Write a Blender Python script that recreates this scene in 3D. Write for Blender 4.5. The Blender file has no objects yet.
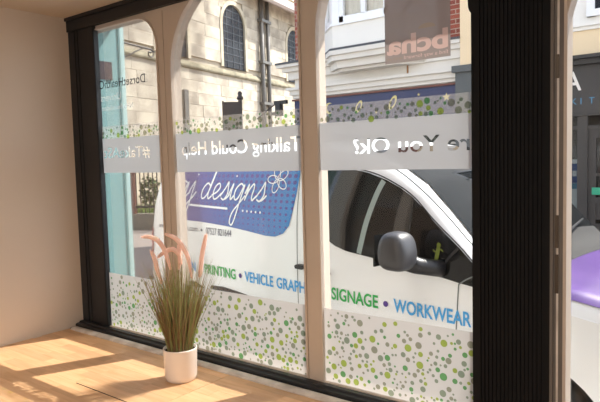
import bpy, math, random
from mathutils import Vector, Matrix, geometry
random.seed(7)
SC = bpy.context.scene
COL = SC.collection

def lin(c):
    return tuple(((v/255)/12.92 if v/255 <= .04045 else ((v/255+.055)/1.055)**2.4) for v in c)

# ------------------------------------------------------------------ camera
cam_d = bpy.data.cameras.new('camera')
cam_d.sensor_fit = 'HORIZONTAL'; cam_d.sensor_width = 36.0
cam_d.lens = 583.83/600*36.0
cam_d.clip_start = .02; cam_d.clip_end = 300
cam = bpy.data.objects.new('camera', cam_d); COL.objects.link(cam)
RM = Matrix(((0.79087243, -0.02252153, 0.61156649),
             (0.61139282, 0.07288126, -0.78796392),
             (-0.02682558, 0.99708631, 0.07140929)))
cam.matrix_world = Matrix.Translation((3.13725, -1.89746, .95)) @ RM.to_4x4()
SC.camera = cam

# ------------------------------------------------------------------ sky, sun, exposure
SUN_DIR = Vector((.335, .715, 1.0)).normalized()
w = bpy.data.worlds.new('sky'); SC.world = w; w.use_nodes = True
nt = w.node_tree; bg = nt.nodes['Background']
sky = nt.nodes.new('ShaderNodeTexSky'); sky.sky_type = 'NISHITA'; sky.sun_disc = False
sky.sun_elevation = math.asin(SUN_DIR.z); sky.sun_rotation = math.atan2(SUN_DIR.x, SUN_DIR.y)
sky.dust_density = 1.0; sky.air_density = 1.0
hs = nt.nodes.new('ShaderNodeHueSaturation'); hs.inputs['Saturation'].default_value = .6
nt.links.new(sky.outputs[0], hs.inputs['Color']); nt.links.new(hs.outputs[0], bg.inputs['Color'])
bg.inputs['Strength'].default_value = .5
sd = bpy.data.lights.new('sun', 'SUN'); sd.energy = 11.5; sd.angle = math.radians(.4); sd.color = (1, .95, .88)
so = bpy.data.objects.new('sun', sd); COL.objects.link(so)
so.rotation_euler = SUN_DIR.to_track_quat('Z', 'Y').to_euler(); so.location = (8, 12, 20)
vs = SC.view_settings
vs.view_transform = 'Standard'; vs.look = 'None'; vs.gamma = 1; vs.exposure = 0.0; vs.use_curve_mapping = False

# ------------------------------------------------------------------ materials
MATS = {}
def mat(name, col, rough=.6, metal=0, spec=.5, coat=0, var=.0, vscale=8, bump=0, bscale=40, col2=None, objrand=0, stretch=None, detail=4):
    if name in MATS: return MATS[name]
    m = bpy.data.materials.new(name); m.use_nodes = True
    t = m.node_tree; b = t.nodes['Principled BSDF']; c = lin(col)
    b.inputs['Base Color'].default_value = (*c, 1); b.inputs['Roughness'].default_value = rough
    b.inputs['Metallic'].default_value = metal; b.inputs['Specular IOR Level'].default_value = spec
    b.inputs['Coat Weight'].default_value = coat; b.inputs['Coat Roughness'].default_value = .05
    if var or col2 or bump or objrand:
        tc = t.nodes.new('ShaderNodeTexCoord'); mp = t.nodes.new('ShaderNodeMapping')
        t.links.new(tc.outputs['Object'], mp.inputs['Vector'])
        if stretch: mp.inputs['Scale'].default_value = stretch
        oi = t.nodes.new('ShaderNodeObjectInfo')
        if objrand:
            va = t.nodes.new('ShaderNodeVectorMath'); va.operation = 'SCALE'; va.inputs['Scale'].default_value = 13
            cmb = t.nodes.new('ShaderNodeCombineXYZ')
            t.links.new(oi.outputs['Random'], cmb.inputs[0]); t.links.new(oi.outputs['Random'], cmb.inputs[1])
            t.links.new(cmb.outputs[0], va.inputs[0]); t.links.new(va.outputs[0], mp.inputs['Location'])
        nz = t.nodes.new('ShaderNodeTexNoise'); nz.inputs['Scale'].default_value = vscale; nz.inputs['Detail'].default_value = detail
        t.links.new(mp.outputs[0], nz.inputs['Vector'])
        mx = t.nodes.new('ShaderNodeMix'); mx.data_type = 'RGBA'
        d = lin(col2) if col2 else tuple(v*(1-var) for v in c)
        mx.inputs[6].default_value = (*c, 1); mx.inputs[7].default_value = (*d, 1)
        rp = t.nodes.new('ShaderNodeMapRange'); rp.inputs[1].default_value = .35; rp.inputs[2].default_value = .68
        t.links.new(nz.outputs[0], rp.inputs[0]); t.links.new(rp.outputs[0], mx.inputs[0])
        last = mx.outputs[2]
        if objrand:
            hv = t.nodes.new('ShaderNodeHueSaturation'); mr = t.nodes.new('ShaderNodeMapRange')
            mr.inputs[3].default_value = 1-objrand; mr.inputs[4].default_value = 1+objrand
            t.links.new(oi.outputs['Random'], mr.inputs[0]); t.links.new(mr.outputs[0], hv.inputs['Value'])
            t.links.new(last, hv.inputs['Color']); last = hv.outputs[0]
        t.links.new(last, b.inputs['Base Color'])
        if bump:
            n2 = t.nodes.new('ShaderNodeTexNoise'); n2.inputs['Scale'].default_value = bscale; n2.inputs['Detail'].default_value = 5
            t.links.new(mp.outputs[0], n2.inputs['Vector'])
            bp = t.nodes.new('ShaderNodeBump'); bp.inputs['Strength'].default_value = bump; bp.inputs['Distance'].default_value = .01
            t.links.new(n2.outputs[0], bp.inputs['Height']); t.links.new(bp.outputs[0], b.inputs['Normal'])
    MATS[name] = m; return m

def film(name, col, clear=.1, trans=.5, diff=.4, clearcol=(1, 1, 1)):
    """vinyl film: part clear, part light-scattering (both sides)"""
    m = bpy.data.materials.new(name); m.use_nodes = True; t = m.node_tree; t.nodes.clear()
    o = t.nodes.new('ShaderNodeOutputMaterial'); c = lin(col)
    tr = t.nodes.new('ShaderNodeBsdfTransparent'); tr.inputs[0].default_value = (*clearcol, 1)
    tl = t.nodes.new('ShaderNodeBsdfTranslucent'); tl.inputs[0].default_value = (*[v*trans for v in c], 1)
    df = t.nodes.new('ShaderNodeBsdfDiffuse'); df.inputs[0].default_value = (*[v*diff for v in c], 1)
    ad = t.nodes.new('ShaderNodeAddShader'); mx = t.nodes.new('ShaderNodeMixShader')
    t.links.new(tl.outputs[0], ad.inputs[0]); t.links.new(df.outputs[0], ad.inputs[1])
    mx.inputs[0].default_value = clear
    t.links.new(ad.outputs[0], mx.inputs[1]); t.links.new(tr.outputs[0], mx.inputs[2]); t.links.new(mx.outputs[0], o.inputs[0])
    MATS[name] = m; return m

def glass(name, tint=(1, 1, 1), refl=.05):
    m = bpy.data.materials.new(name); m.use_nodes = True; t = m.node_tree; t.nodes.clear()
    o = t.nodes.new('ShaderNodeOutputMaterial')
    tr = t.nodes.new('ShaderNodeBsdfTransparent'); tr.inputs[0].default_value = (*tint, 1)
    gl = t.nodes.new('ShaderNodeBsdfGlossy'); gl.inputs['Roughness'].default_value = .0
    fr = t.nodes.new('ShaderNodeFresnel'); fr.inputs[0].default_value = 1.35
    mu = t.nodes.new('ShaderNodeMath'); mu.operation = 'MULTIPLY'; mu.inputs[1].default_value = refl*10
    mx = t.nodes.new('ShaderNodeMixShader')
    t.links.new(fr.outputs[0], mu.inputs[0]); t.links.new(mu.outputs[0], mx.inputs[0])
    t.links.new(tr.outputs[0], mx.inputs[1]); t.links.new(gl.outputs[0], mx.inputs[2]); t.links.new(mx.outputs[0], o.inputs[0])
    MATS[name] = m; return m

M = lambda k: MATS[k]
mat('wall_paint', (222, 208, 193), .85, var=.04, vscale=2, bump=.08, bscale=120)
mat('ceiling_paint', (224, 207, 187), .85, var=.05, vscale=1.5, bump=.05, bscale=60)
mat('charcoal_paint', (25, 28, 34), .42, var=.15, vscale=9, bump=.05, bscale=30)
mat('black_paint', (13, 13, 15), .7, spec=.25, var=.1, vscale=14)
mat('timber_paint', (200, 186, 172), .55, var=.06, vscale=6, bump=.05, bscale=50)
mat('stile_paint', (112, 105, 99), .55, var=.12, vscale=10)
mat('strip_paint', (222, 214, 206), .3, vscale=14, col2=(190, 180, 170))
mat('maple', (226, 182, 138), .42, col2=(214, 166, 120), vscale=5, objrand=.15, stretch=(1, 9, 9), bump=.03, bscale=20)
mat('carpet', (92, 88, 84), .95, var=.2, vscale=60)
mat('iron', (30, 29, 30), .5, bump=.1)
mat('brass_dull', (92, 82, 72), .45, metal=.7, var=.2)
mat('pot_glaze', (238, 226, 216), .22, spec=.5)
mat('soil', (60, 48, 38), .95, var=.3, vscale=60)
film('blade_green', (146, 148, 98), 0, .34, .78)
film('blade_straw', (152, 126, 94), 0, .3, .72)
film('plume', (248, 220, 206), 0, .34, .84)
mat('teal', (130, 170, 171), .45, var=.06, vscale=3)
mat('teal_light', (178, 208, 206), .4)
mat('plaque_brown', (74, 60, 62), .4)
mat('stone', (198, 187, 168), .9, col2=(146, 136, 122), vscale=1.3, objrand=.10, bump=.5, bscale=9)
mat('stone_pale', (196, 184, 162), .9, col2=(168, 156, 134), vscale=2, bump=.3, bscale=9)
mat('stone_joint', (184, 171, 150), .95, var=.15)
mat('stone_moss', (146, 138, 116), .95, col2=(106, 100, 82), vscale=3, bump=.5, bscale=12)
mat('lead_glass', (40, 45, 52), .6, spec=.2, col2=(30, 35, 42), vscale=3)
mat('lead', (70, 76, 82), .5)
mat('pipe', (98, 94, 88), .5, var=.2, vscale=6)
mat('eave_grey', (190, 178, 174), .7)
mat('road', (132, 122, 114), .92, var=.18, vscale=4, bump=.2, bscale=60)
mat('pavement', (176, 164, 152), .9, var=.12, vscale=3)
mat('kerb', (150, 144, 136), .9, var=.12)
mat('plinth_stone', (112, 108, 96), .9, var=.25, vscale=6)
mat('grass', (122, 146, 62), .9, col2=(84, 112, 44), vscale=6)
mat('shrub', (72, 96, 50), .8, col2=(48, 70, 34), vscale=8)
mat('notice_brown', (44, 38, 38), .5, var=.2)
mat('white_paint', (236, 232, 226), .5, var=.04, vscale=3)
mat('upvc', (238, 238, 240), .3)
mat('cream', (236, 212, 176), .7, var=.04, vscale=2)
mat('cornice_paint', (222, 216, 208), .6, var=.05, vscale=4)
mat('lead_flash', (74, 76, 82), .6, var=.2)
mat('navy', (46, 52, 92), .45, var=.15, vscale=3)
mat('fascia_gold', (206, 190, 130), .5)
mat('red_brown', (110, 66, 56), .6)
mat('shop_dark', (60, 64, 70), .15)
mat('slate_paint', (84, 88, 90), .5, var=.08)
mat('dark_shop_paint', (48, 46, 47), .5, var=.1, vscale=4)
mat('dark_shop_trim', (34, 33, 35), .45)
mat('sign_white', (232, 226, 220), .5)
mat('sign_blue', (66, 132, 166), .5)
mat('shop_void', (40, 40, 42), .6)
mat('green_sign', (40, 158, 122), .5)
mat('bag_blue', (44, 84, 150), .4); mat('poster_white', (216, 224, 230), .6)
mat('curtain', (222, 214, 200), .9, var=.1, vscale=8)
mat('rust', (150, 110, 76), .9)
mat('facade', (196, 192, 186), .85, var=.06)
mat('van_white', (238, 240, 242), .3, coat=.5)
mat('van_glass', (14, 16, 19), .05, spec=.5)
mat('van_screen', (22, 25, 27), .03, spec=.5)
mat('van_black', (34, 34, 37), .45)
mat('mirror_plastic', (62, 62, 66), .42)
mat('van_grey', (150, 164, 162), .35)
mat('tyre', (24, 24, 25), .85); mat('alloy', (150, 152, 156), .35, metal=.8)
mat('seam', (110, 116, 118), .5)
mat('purple', (58, 24, 98), .4, coat=.15, col2=(76, 40, 118), vscale=3)
mat('van_red', (150, 24, 28), .2)
mat('text_dark', (58, 62, 88), .5); mat('text_green', (46, 172, 82), .5); mat('text_blue', (72, 164, 226), .5)
mat('text_purple', (84, 56, 140), .5); mat('text_white', (236, 240, 244), .4)
mat('gecko', (116, 126, 40), .5)
mat('plate', (228, 204, 60), .5)
glass('pane_glass', (.985, .99, .985), .05)
glass('shop_glass', (.78, .8, .8), .07)
film('frost', (226, 229, 233), .03, .275, .34)
film('frost_dots', (234, 231, 229), .10, .31, .36)
film('frost_weak', (236, 232, 226), .66, .34, .40)
film('vinyl_grey', (178, 165, 160), .04, .30, .42)
film('vinyl_pink', (216, 186, 176), .03, .40, .5)
film('vinyl_sand', (176, 156, 138), .03, .36, .45)
film('vinyl_text', (70, 66, 70), .1, .3, .5)
film('vinyl_text_pale', (200, 204, 204), .35, .5, .6)
film('dot_lime', (190, 220, 60), .86, .3, .25, lin((206, 226, 124)))
film('dot_green', (90, 180, 90), .86, .25, .2, lin((146, 206, 142)))
film('dot_moss', (90, 120, 84), .86, .2, .15, lin((186, 200, 178)))
film('dot_olive', (120, 128, 92), .86, .2, .15, lin((198, 200, 180)))

def brick_mat():
    m = bpy.data.materials.new('brick'); m.use_nodes = True; t = m.node_tree; b = t.nodes['Principled BSDF']
    tc = t.nodes.new('ShaderNodeTexCoord'); sp = t.nodes.new('ShaderNodeSeparateXYZ'); cb = t.nodes.new('ShaderNodeCombineXYZ')
    t.links.new(tc.outputs['Object'], sp.inputs[0])
    ad = t.nodes.new('ShaderNodeMath'); t.links.new(sp.outputs[0], ad.inputs[0]); t.links.new(sp.outputs[1], ad.inputs[1])
    t.links.new(ad.outputs[0], cb.inputs[0]); t.links.new(sp.outputs[2], cb.inputs[1])
    br = t.nodes.new('ShaderNodeTexBrick'); br.inputs['Scale'].default_value = 1
    br.inputs['Brick Width'].default_value = .225; br.inputs['Row Height'].default_value = .075; br.inputs['Mortar Size'].default_value = .008
    br.inputs['Color1'].default_value = (*lin((156, 84, 68)), 1); br.inputs['Color2'].default_value = (*lin((128, 66, 56)), 1)
    br.inputs['Mortar'].default_value = (*lin((170, 148, 134)), 1)
    t.links.new(cb.outputs[0], br.inputs[0]); t.links.new(br.outputs[0], b.inputs['Base Color']); b.inputs['Roughness'].default_value = .9
    MATS['brick'] = m
brick_mat()

def panel_mat():
    """printed panel on the van: purple to blue fade with rows of purple dots"""
    m = bpy.data.materials.new('panel_print'); m.use_nodes = True; t = m.node_tree; b = t.nodes['Principled BSDF']
    b.inputs['Roughness'].default_value = .25; b.inputs['Coat Weight'].default_value = .5
    tc = t.nodes.new('ShaderNodeTexCoord'); sp = t.nodes.new('ShaderNodeSeparateXYZ'); t.links.new(tc.outputs['Object'], sp.inputs[0])
    mr = t.nodes.new('ShaderNodeMapRange'); mr.inputs[1].default_value = -2.1; mr.inputs[2].default_value = -.9
    t.links.new(sp.outputs[0], mr.inputs[0])
    cr = t.nodes.new('ShaderNodeMix'); cr.data_type = 'RGBA'
    cr.inputs[6].default_value = (*lin((66, 52, 140)), 1); cr.inputs[7].default_value = (*lin((38, 116, 190)), 1)
    t.links.new(mr.outputs[0], cr.inputs[0])
    fx = []
    for k, per in ((0, .055), (2, .042)):
        mu = t.nodes.new('ShaderNodeMath'); mu.operation = 'DIVIDE'; mu.inputs[1].default_value = per; t.links.new(sp.outputs[k], mu.inputs[0])
        fr = t.nodes.new('ShaderNodeMath'); fr.operation = 'FRACT'; t.links.new(mu.outputs[0], fr.inputs[0])
        su = t.nodes.new('ShaderNodeMath'); su.operation = 'SUBTRACT'; su.inputs[1].default_value = .5; t.links.new(fr.outputs[0], su.inputs[0])
        pw = t.nodes.new('ShaderNodeMath'); pw.operation = 'MULTIPLY'; t.links.new(su.outputs[0], pw.inputs[0]); t.links.new(su.outputs[0], pw.inputs[1])
        fx.append(pw)
    ad = t.nodes.new('ShaderNodeMath'); t.links.new(fx[0].outputs[0], ad.inputs[0]); t.links.new(fx[1].outputs[0], ad.inputs[1])
    # dots grow towards the top
    rz = t.nodes.new('ShaderNodeMapRange'); rz.inputs[1].default_value = 1.08; rz.inputs[2].default_value = 1.5
    rz.inputs[3].default_value = .01; rz.inputs[4].default_value = .11; t.links.new(sp.outputs[2], rz.inputs[0])
    lt = t.nodes.new('ShaderNodeMath'); lt.operation = 'LESS_THAN'; t.links.new(ad.outputs[0], lt.inputs[0]); t.links.new(rz.outputs[0], lt.inputs[1])
    m2 = t.nodes.new('ShaderNodeMix'); m2.data_type = 'RGBA'; m2.inputs[7].default_value = (*lin((72, 54, 138)), 1)
    t.links.new(cr.outputs[2], m2.inputs[6]); t.links.new(lt.outputs[0], m2.inputs[0]); t.links.new(m2.outputs[2], b.inputs['Base Color'])
    MATS['panel_print'] = m
panel_mat()

# ------------------------------------------------------------------ mesh helpers
class MB:
    def __init__(s): s.v = []; s.f = []; s.mi = []; s.cur = 0
    def add(s, vs_, fs_):
        o = len(s.v); s.v += [tuple(p) for p in vs_]
        for f in fs_: s.f.append(tuple(i+o for i in f)); s.mi.append(s.cur)
        return s
    def box(s, x0, x1, y0, y1, z0, z1):
        return s.add([(x0,y0,z0),(x1,y0,z0),(x1,y1,z0),(x0,y1,z0),(x0,y0,z1),(x1,y0,z1),(x1,y1,z1),(x0,y1,z1)],
                     [(3,2,1,0),(4,5,6,7),(0,1,5,4),(1,2,6,5),(2,3,7,6),(3,0,4,7)])
    def prism(s, poly, a, b, fn):
        """poly list of 2d; fn(u,v,w) -> xyz ; extruded w from a to b"""
        n = len(poly)
        vs_ = [fn(p[0], p[1], a) for p in poly]+[fn(p[0], p[1], b) for p in poly]
        fs_ = [tuple(range(n))[::-1], tuple(range(n, 2*n))]+[(i, (i+1) % n, n+(i+1) % n, n+i) for i in range(n)]
        return s.add(vs_, fs_)
    def tube(s, path, r, k=8, caps=True):
        P = [Vector(p) for p in path]; R = r if isinstance(r, (list, tuple)) else [r]*len(P); rings = []
        ref = Vector((0, 0, 1))
        for i, p in enumerate(P):
            d = (P[min(i+1, len(P)-1)]-P[max(i-1, 0)]).normalized()
            a = d.cross(ref)
            if a.length < .05: a = d.cross(Vector((1, 0, 0)))
            a.normalize(); b = d.cross(a)
            rings.append([p+(a*math.cos(2*math.pi*j/k)+b*math.sin(2*math.pi*j/k))*R[i] for j in range(k)])
        vs_ = [q for rg in rings for q in rg]; fs_ = []
        for i in range(len(P)-1):
            for j in range(k): fs_.append((i*k+j, i*k+(j+1) % k, (i+1)*k+(j+1) % k, (i+1)*k+j))
        if caps: fs_ += [tuple(range(k))[::-1], tuple((len(P)-1)*k+j for j in range(k))]
        return s.add(vs_, fs_)
    def lathe(s, prof, c=(0, 0, 0), k=32):
        vs_ = []; fs_ = []
        for (r, z) in prof:
            for j in range(k): a = 2*math.pi*j/k; vs_.append((c[0]+r*math.cos(a), c[1]+r*math.sin(a), c[2]+z))
        for i in range(len(prof)-1):
            for j in range(k): fs_.append((i*k+j, i*k+(j+1) % k, (i+1)*k+(j+1) % k, (i+1)*k+j))
        return s.add(vs_, fs_)
    def build(s, name, m, parent=None, smooth=False):
        me = bpy.data.meshes.new(name); me.from_pydata([tuple(p) for p in s.v], [], s.f)
        ms = m if isinstance(m, (list, tuple)) else [m]
        for k in ms: me.materials.append(M(k))
        for p, i in zip(me.polygons, s.mi): p.material_index = i; p.use_smooth = smooth
        me.update()
        o = bpy.data.objects.new(name, me); COL.objects.link(o)
        if parent: o.parent = parent
        return o

def tag(o, label=None, cat=None, group=None, kind=None):
    if label: o['label'] = label
    if cat: o['category'] = cat
    if group: o['group'] = group
    if kind: o['kind'] = kind
    return o
def empty(name, loc=(0, 0, 0), rz=0):
    o = bpy.data.objects.new(name, None); COL.objects.link(o); o.location = loc; o.rotation_euler = (0, 0, rz); o.empty_display_size = .1
    return o
def smooth_angle(o, deg=35):
    me = o.data
    for p in me.polygons: p.use_smooth = True
    me.set_sharp_from_angle(angle=math.radians(deg))

def text2d(s, spacing=1.0, bold=0.0):
    cu = bpy.data.curves.new('lettering', 'FONT'); cu.body = s; cu.size = 1; cu.space_character = spacing; cu.offset = bold; cu.resolution_u = 4
    ob = bpy.data.objects.new('lettering', cu); COL.objects.link(ob)
    dg = bpy.context.evaluated_depsgraph_get(); me = bpy.data.meshes.new_from_object(ob.evaluated_get(dg))
    vs_ = [(v.co.x, v.co.y) for v in me.vertices]; fs_ = [tuple(p.vertices) for p in me.polygons]
    bpy.data.objects.remove(ob); bpy.data.curves.remove(cu); bpy.data.meshes.remove(me)
    return vs_, fs_
CAP = None
def fit_text(s, x0, x1, z0, cap, bold=0.0, spacing=1.0):
    """2d text stretched to x0..x1 (x1 None: natural width), baseline z0, capital height cap"""
    global CAP
    if CAP is None: CAP = max(p[1] for p in text2d('H')[0])
    vs_, fs_ = text2d(s, spacing, bold)
    a = min(p[0] for p in vs_); b = max(p[0] for p in vs_); k = cap/CAP
    kx = k if x1 is None else (x1-x0)/(b-a)
    return [(x0+(p[0]-a)*kx, z0+p[1]*k) for p in vs_], fs_

def smooth_path(pts, n=6):
    P = [Vector(p) for p in pts]; P = [P[0]*2-P[1]]+P+[P[-1]*2-P[-2]]; out = []
    for i in range(1, len(P)-2):
        for j in range(n):
            t = j/n; a, b, c, d = P[i-1], P[i], P[i+1], P[i+2]
            out.append(.5*((2*b)+(c-a)*t+(2*a-5*b+4*c-d)*t*t+(3*b-a-3*c+d)*t**3))
    out.append(P[-2]); return out

# ================================================================== THE ROOM
FL = -.50; CZ = 1.79; RX = 5.0; RY = -4.2; ST = -.65      # floor, ceiling, right wall, back wall, street level
def slab(name, b, m, label, cat, kind='structure'):
    return tag(MB().box(*b).build(name, m), label, cat, kind=kind)
slab('floor', (0, RX, RY, -.02, FL-.1, FL), 'carpet', 'grey carpeted shop floor below the wooden window deck', 'floor')
slab('ceiling', (-.1, RX+.1, RY-.1, .02, CZ, CZ+.1), 'ceiling_paint', 'plain beige painted ceiling above the window', 'ceiling')
slab('wall_left', (-.12, 0, RY, .02, FL, CZ), 'wall_paint', 'plain beige painted side wall left of the window', 'wall')
slab('wall_right', (RX, RX+.1, RY, .02, FL, CZ), 'wall_paint', 'beige side wall on the right, out of the picture', 'wall')
slab('wall_back', (-.1, RX+.1, RY-.1, RY, FL, CZ), 'wall_paint', 'beige back wall behind the viewer', 'wall')
slab('wall_front', (3.75, RX, -.03, .10, FL, CZ), 'wall_paint', 'beige front wall to the right of the last window', 'wall')
slab('wall_under', (0, 3.75, -.02, .10, ST, -.035), 'facade', 'low wall below the shop window', 'wall')

# added fill lamps on the ceiling, unseen behind the viewer, to brighten the room
for i, (lx, ly) in enumerate(((1.6, -3.3), (3.8, -3.3))):
    t = tag(empty('fill_lamp', (lx, ly, CZ)), 'added round white fill lamp, unseen deep in the shop, ' + ('nearer the left wall' if i == 0 else 'nearer the right wall'), 'lamp', 'added fill lamps')
    MB().lathe([(0, -.001), (.19, -.001), (.2, -.03), (.19, -.045)]).build('rim', 'upvc', t, True)
    if 'fill_glow' not in MATS:
        m = bpy.data.materials.new('fill_glow'); m.use_nodes = True; bb = m.node_tree.nodes['Principled BSDF']
        bb.inputs['Emission Color'].default_value = (1, .96, .91, 1); bb.inputs['Emission Strength'].default_value = 105; MATS['fill_glow'] = m
    MB().lathe([(.19, -.045), (.15, -.07), (.08, -.085), (.001, -.09)]).build('diffuser', 'fill_glow', t, True)

# ---- wooden deck of the display window: staves of solid maple
DX1 = 2.64; DY0 = -1.15; DY1 = -.028
deck = tag(empty('window_sill', (0, 0, 0)), 'light maple butcher block window deck carrying the potted grass', 'window sill', kind='structure')
MB().box(0, DX1, DY0, DY1, -.035, -.004).build('core', 'maple', deck)
MB().box(0, DX1, DY0-.02, DY0, FL, -.004).build('front_panel', 'charcoal_paint', deck)
rows = 20; sw = (DY1-DY0)/rows
for part, (xa, xb) in enumerate(((0, 1.315), (1.3165, DX1))):       # two boards with a butt joint
    for r in range(rows):
        x = xa - random.uniform(0, .35)*(1 if True else 0); y0 = DY0+r*sw
        while x < xb:
            L = random.uniform(.26, .52); x0 = max(x, xa); x1 = min(x+L, xb); x += L
            if x1-x0 < .03: continue
            MB().box(x0+.0002, x1-.0002, y0+.0002, y0+sw-.0002, -.004, random.uniform(-.0002, 0)).build('stave', 'maple', deck)
MB().box(.82, 1.2, -.5425, -.5395, -.001, .0012).build('saw_slot', 'black_paint', deck)

# ---- dark lining of the opening
def trim(name, label, cat='trim'): return tag(empty(name), label, cat, kind='structure')
t = trim('trim_1', 'charcoal painted window jamb against the beige wall')
MB().box(0, .249, .011, .034, -.0, CZ).build('jamb_board', 'charcoal_paint', t)
MB().box(.247, .2535, .006, .034, .0, 1.712).build('lining', 'charcoal_paint', t)
MB().box(0.0, .06, .006, .011, .0, 1.712).build('bead', 'charcoal_paint', t)
MB().box(.20, .248, .003, .011, .0, 1.712).build('bead', 'charcoal_paint', t)
MB().box(.085, .09, .007, .011, .0, 1.712).build('groove_bead', 'charcoal_paint', t)
t = trim('trim_2', 'charcoal painted window head under the ceiling')
MB().box(.0, 3.75, -.003, .018, 1.712, CZ).build('head_board', 'charcoal_paint', t)
MB().box(.0, 3.75, -.014, -.003, 1.772, CZ-.001).build('bead', 'charcoal_paint', t)
t = trim('trim_3', 'charcoal painted bottom rail under the window panes')
MB().prism([(-.046, -.003), (-.046, .016), (-.040, .020), (-.022, .022), (-.018, .030), (.004, .030), (.004, -.003)], .001, 2.41, lambda a, b, w_: (w_, a, b)).build('rail', 'charcoal_paint', t)
MB().box(.249, 2.41, 0, .12, -.03, .024).build('cill', 'timber_paint', t)
t = trim('trim_4', 'worn pale rounded strip where deck meets the bottom rail')
prof = [(-.047, -.002)]+[(-.072-.025*math.cos(a), .0+.014*math.sin(a)) for a in [math.pi*k/8 for k in range(8, -1, -1)]]
MB().prism(prof[::-1], .03, 2.40, lambda a, b, w_: (w_, a, b)).build('strip', 'strip_paint', t, False)
MB().box(.018, .034, -.092, -.05, .0, .008).build('broken_end', 'plinth_stone', t)

# ---- arched timber lights with glass and vinyl
GY = .03
def outline(x0, x1, z0, z1, rl, rr, n=10):
    p = [(x0, z0), (x1, z0)]
    p += [(x1-rr+rr*math.cos(a), z1-rr+rr*math.sin(a)) for a in [math.pi/2*k/n for k in range(n+1)]]
    p += [(x0+rl-rl*math.sin(a), z1-rl+rl*math.cos(a)) for a in [math.pi/2*k/n for k in range(n+1)]]
    return p
def ring_mesh(mb, outer, inner, ya, yb):
    """frame between two outlines with the same number of points"""
    n = len(outer); vs_ = []
    for y in (ya, yb):
        vs_ += [(p[0], y, p[1]) for p in outer]+[(p[0], y, p[1]) for p in inner]
    fs_ = []
    for i in range(n):
        j = (i+1) % n
        fs_ += [(i, j, n+j, n+i), (2*n+j, 2*n+i, 3*n+i, 3*n+j), (n+i, n+j, 3*n+j, 3*n+i), (j, i, 2*n+i, 2*n+j)]
    return mb.add(vs_, fs_)
def square_like(x0, x1, z0, z1, n=10):
    p = [(x0, z0), (x1, z0)]
    m = n//2
    p += [(x1, z0+(z1-z0)*(.75+.25*k/m)) for k in range(m+1)]+[(x1-(x1-x0)*.5*k/(n-m), z1) for k in range(1, n-m+1)]
    p += [(x0+(x1-x0)*.5*(1-k/m), z1) for k in range(m+1)]+[(x0, z1-(z1-z0)*.25*k/(n-m)) for k in range(1, n-m+1)]
    return p
DOTM = ['dot_moss', 'dot_olive', 'dot_green', 'dot_lime']
def dots_mesh(x0, x1, z0, z1, count, grad, seed, rmin=.004, rmax=.0145, y=.0262):
    rnd = random.Random(seed); placed = []; mb = MB(); tries = 0
    while len(placed) < count and tries < count*60:
        tries += 1
        r = rmin+(rmax-rmin)*rnd.random()**1.35
        u = rnd.random(); v = rnd.random()
        if rnd.random() > 1-grad*v: continue
        x = x0+r+(x1-x0-2*r)*u; z = z0+(z1-z0-r)*v
        if any((x-a)**2+(z-b)**2 < (r+c+.001)**2 for a, b, c in placed): continue
        placed.append((x, z, r)); q = rnd.random()
        mb.cur = 0 if q < .38 else 1 if q < .66 else 2 if q < .86 else 3
        if r > .009 and rnd.random() < .3: mb.cur = 3
        k = 14
        mb.add([(x+r*math.cos(2*math.pi*i/k), y, z+r*math.sin(2*math.pi*i/k)) for i in range(k)], [tuple(range(k))])
    return mb
def flat(vs_, fs_, y, mirror_about=None):
    mb = MB(); g = (lambda p: (2*mirror_about-p[0], y, p[1])) if mirror_about is not None else (lambda p: (p[0], y, p[1]))
    return mb.add([g(p) for p in vs_], fs_)
def mtext(s, xr, xl, z0, cap, y, bold=0.0):
    """lettering to be read from the street: starts at xr and runs to xl (xl < xr)"""
    v, f = fit_text(s, 0, None if xl is None else xr-xl, z0, cap, bold)
    return MB().add([(xr-p[0], y, p[1]) for p in v], f), v, f
def in_tri(p, a, b, c):
    s1 = (b[0]-a[0])*(p[1]-a[1])-(b[1]-a[1])*(p[0]-a[0]); s2 = (c[0]-b[0])*(p[1]-b[1])-(c[1]-b[1])*(p[0]-b[0]); s3 = (a[0]-c[0])*(p[1]-c[1])-(a[1]-c[1])*(p[0]-c[0])
    return (s1 >= 0 and s2 >= 0 and s3 >= 0) or (s1 <= 0 and s2 <= 0 and s3 <= 0)
def cut_band(x0, x1, z0, z1, texts, y):
    """film rectangle with the letters cut out"""
    co = [Vector((x0, z0)), Vector((x1, z0)), Vector((x1, z1)), Vector((x0, z1))]; ed = [(0, 1), (1, 2), (2, 3), (3, 0)]; tris = []
    for v, f in texts:
        idx = {}; rp = []
        for p in v:
            k = (round(p[0], 6), round(p[1], 6))
            if k not in idx: idx[k] = len(co); co.append(Vector(k))
            rp.append(idx[k])
        cnt = {}
        for q in f:
            g = [rp[i] for i in q]
            for i in range(1, len(g)-1): tris.append((co[g[0]], co[g[i]], co[g[i+1]]))
            for i in range(len(g)):
                e = tuple(sorted((g[i], g[(i+1) % len(g)])))
                if e[0] != e[1]: cnt[e] = cnt.get(e, 0)+1
        ed += [e for e, n in cnt.items() if n == 1]
    r = geometry.delaunay_2d_cdt(co, ed, [], 0, 1e-6)
    V, keep = r[0], []
    for q in r[2]:
        c = sum((V[i] for i in q), Vector((0, 0)))/len(q)
        if not (x0 < c.x < x1 and z0 < c.y < z1): continue
        if not any(in_tri(c, *t_) for t_ in tris if min(t_[0].x, t_[1].x, t_[2].x) <= c.x <= max(t_[0].x, t_[1].x, t_[2].x)): keep.append(q)
    return MB().add([(p.x, y, p.y) for p in V], keep)

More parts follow.
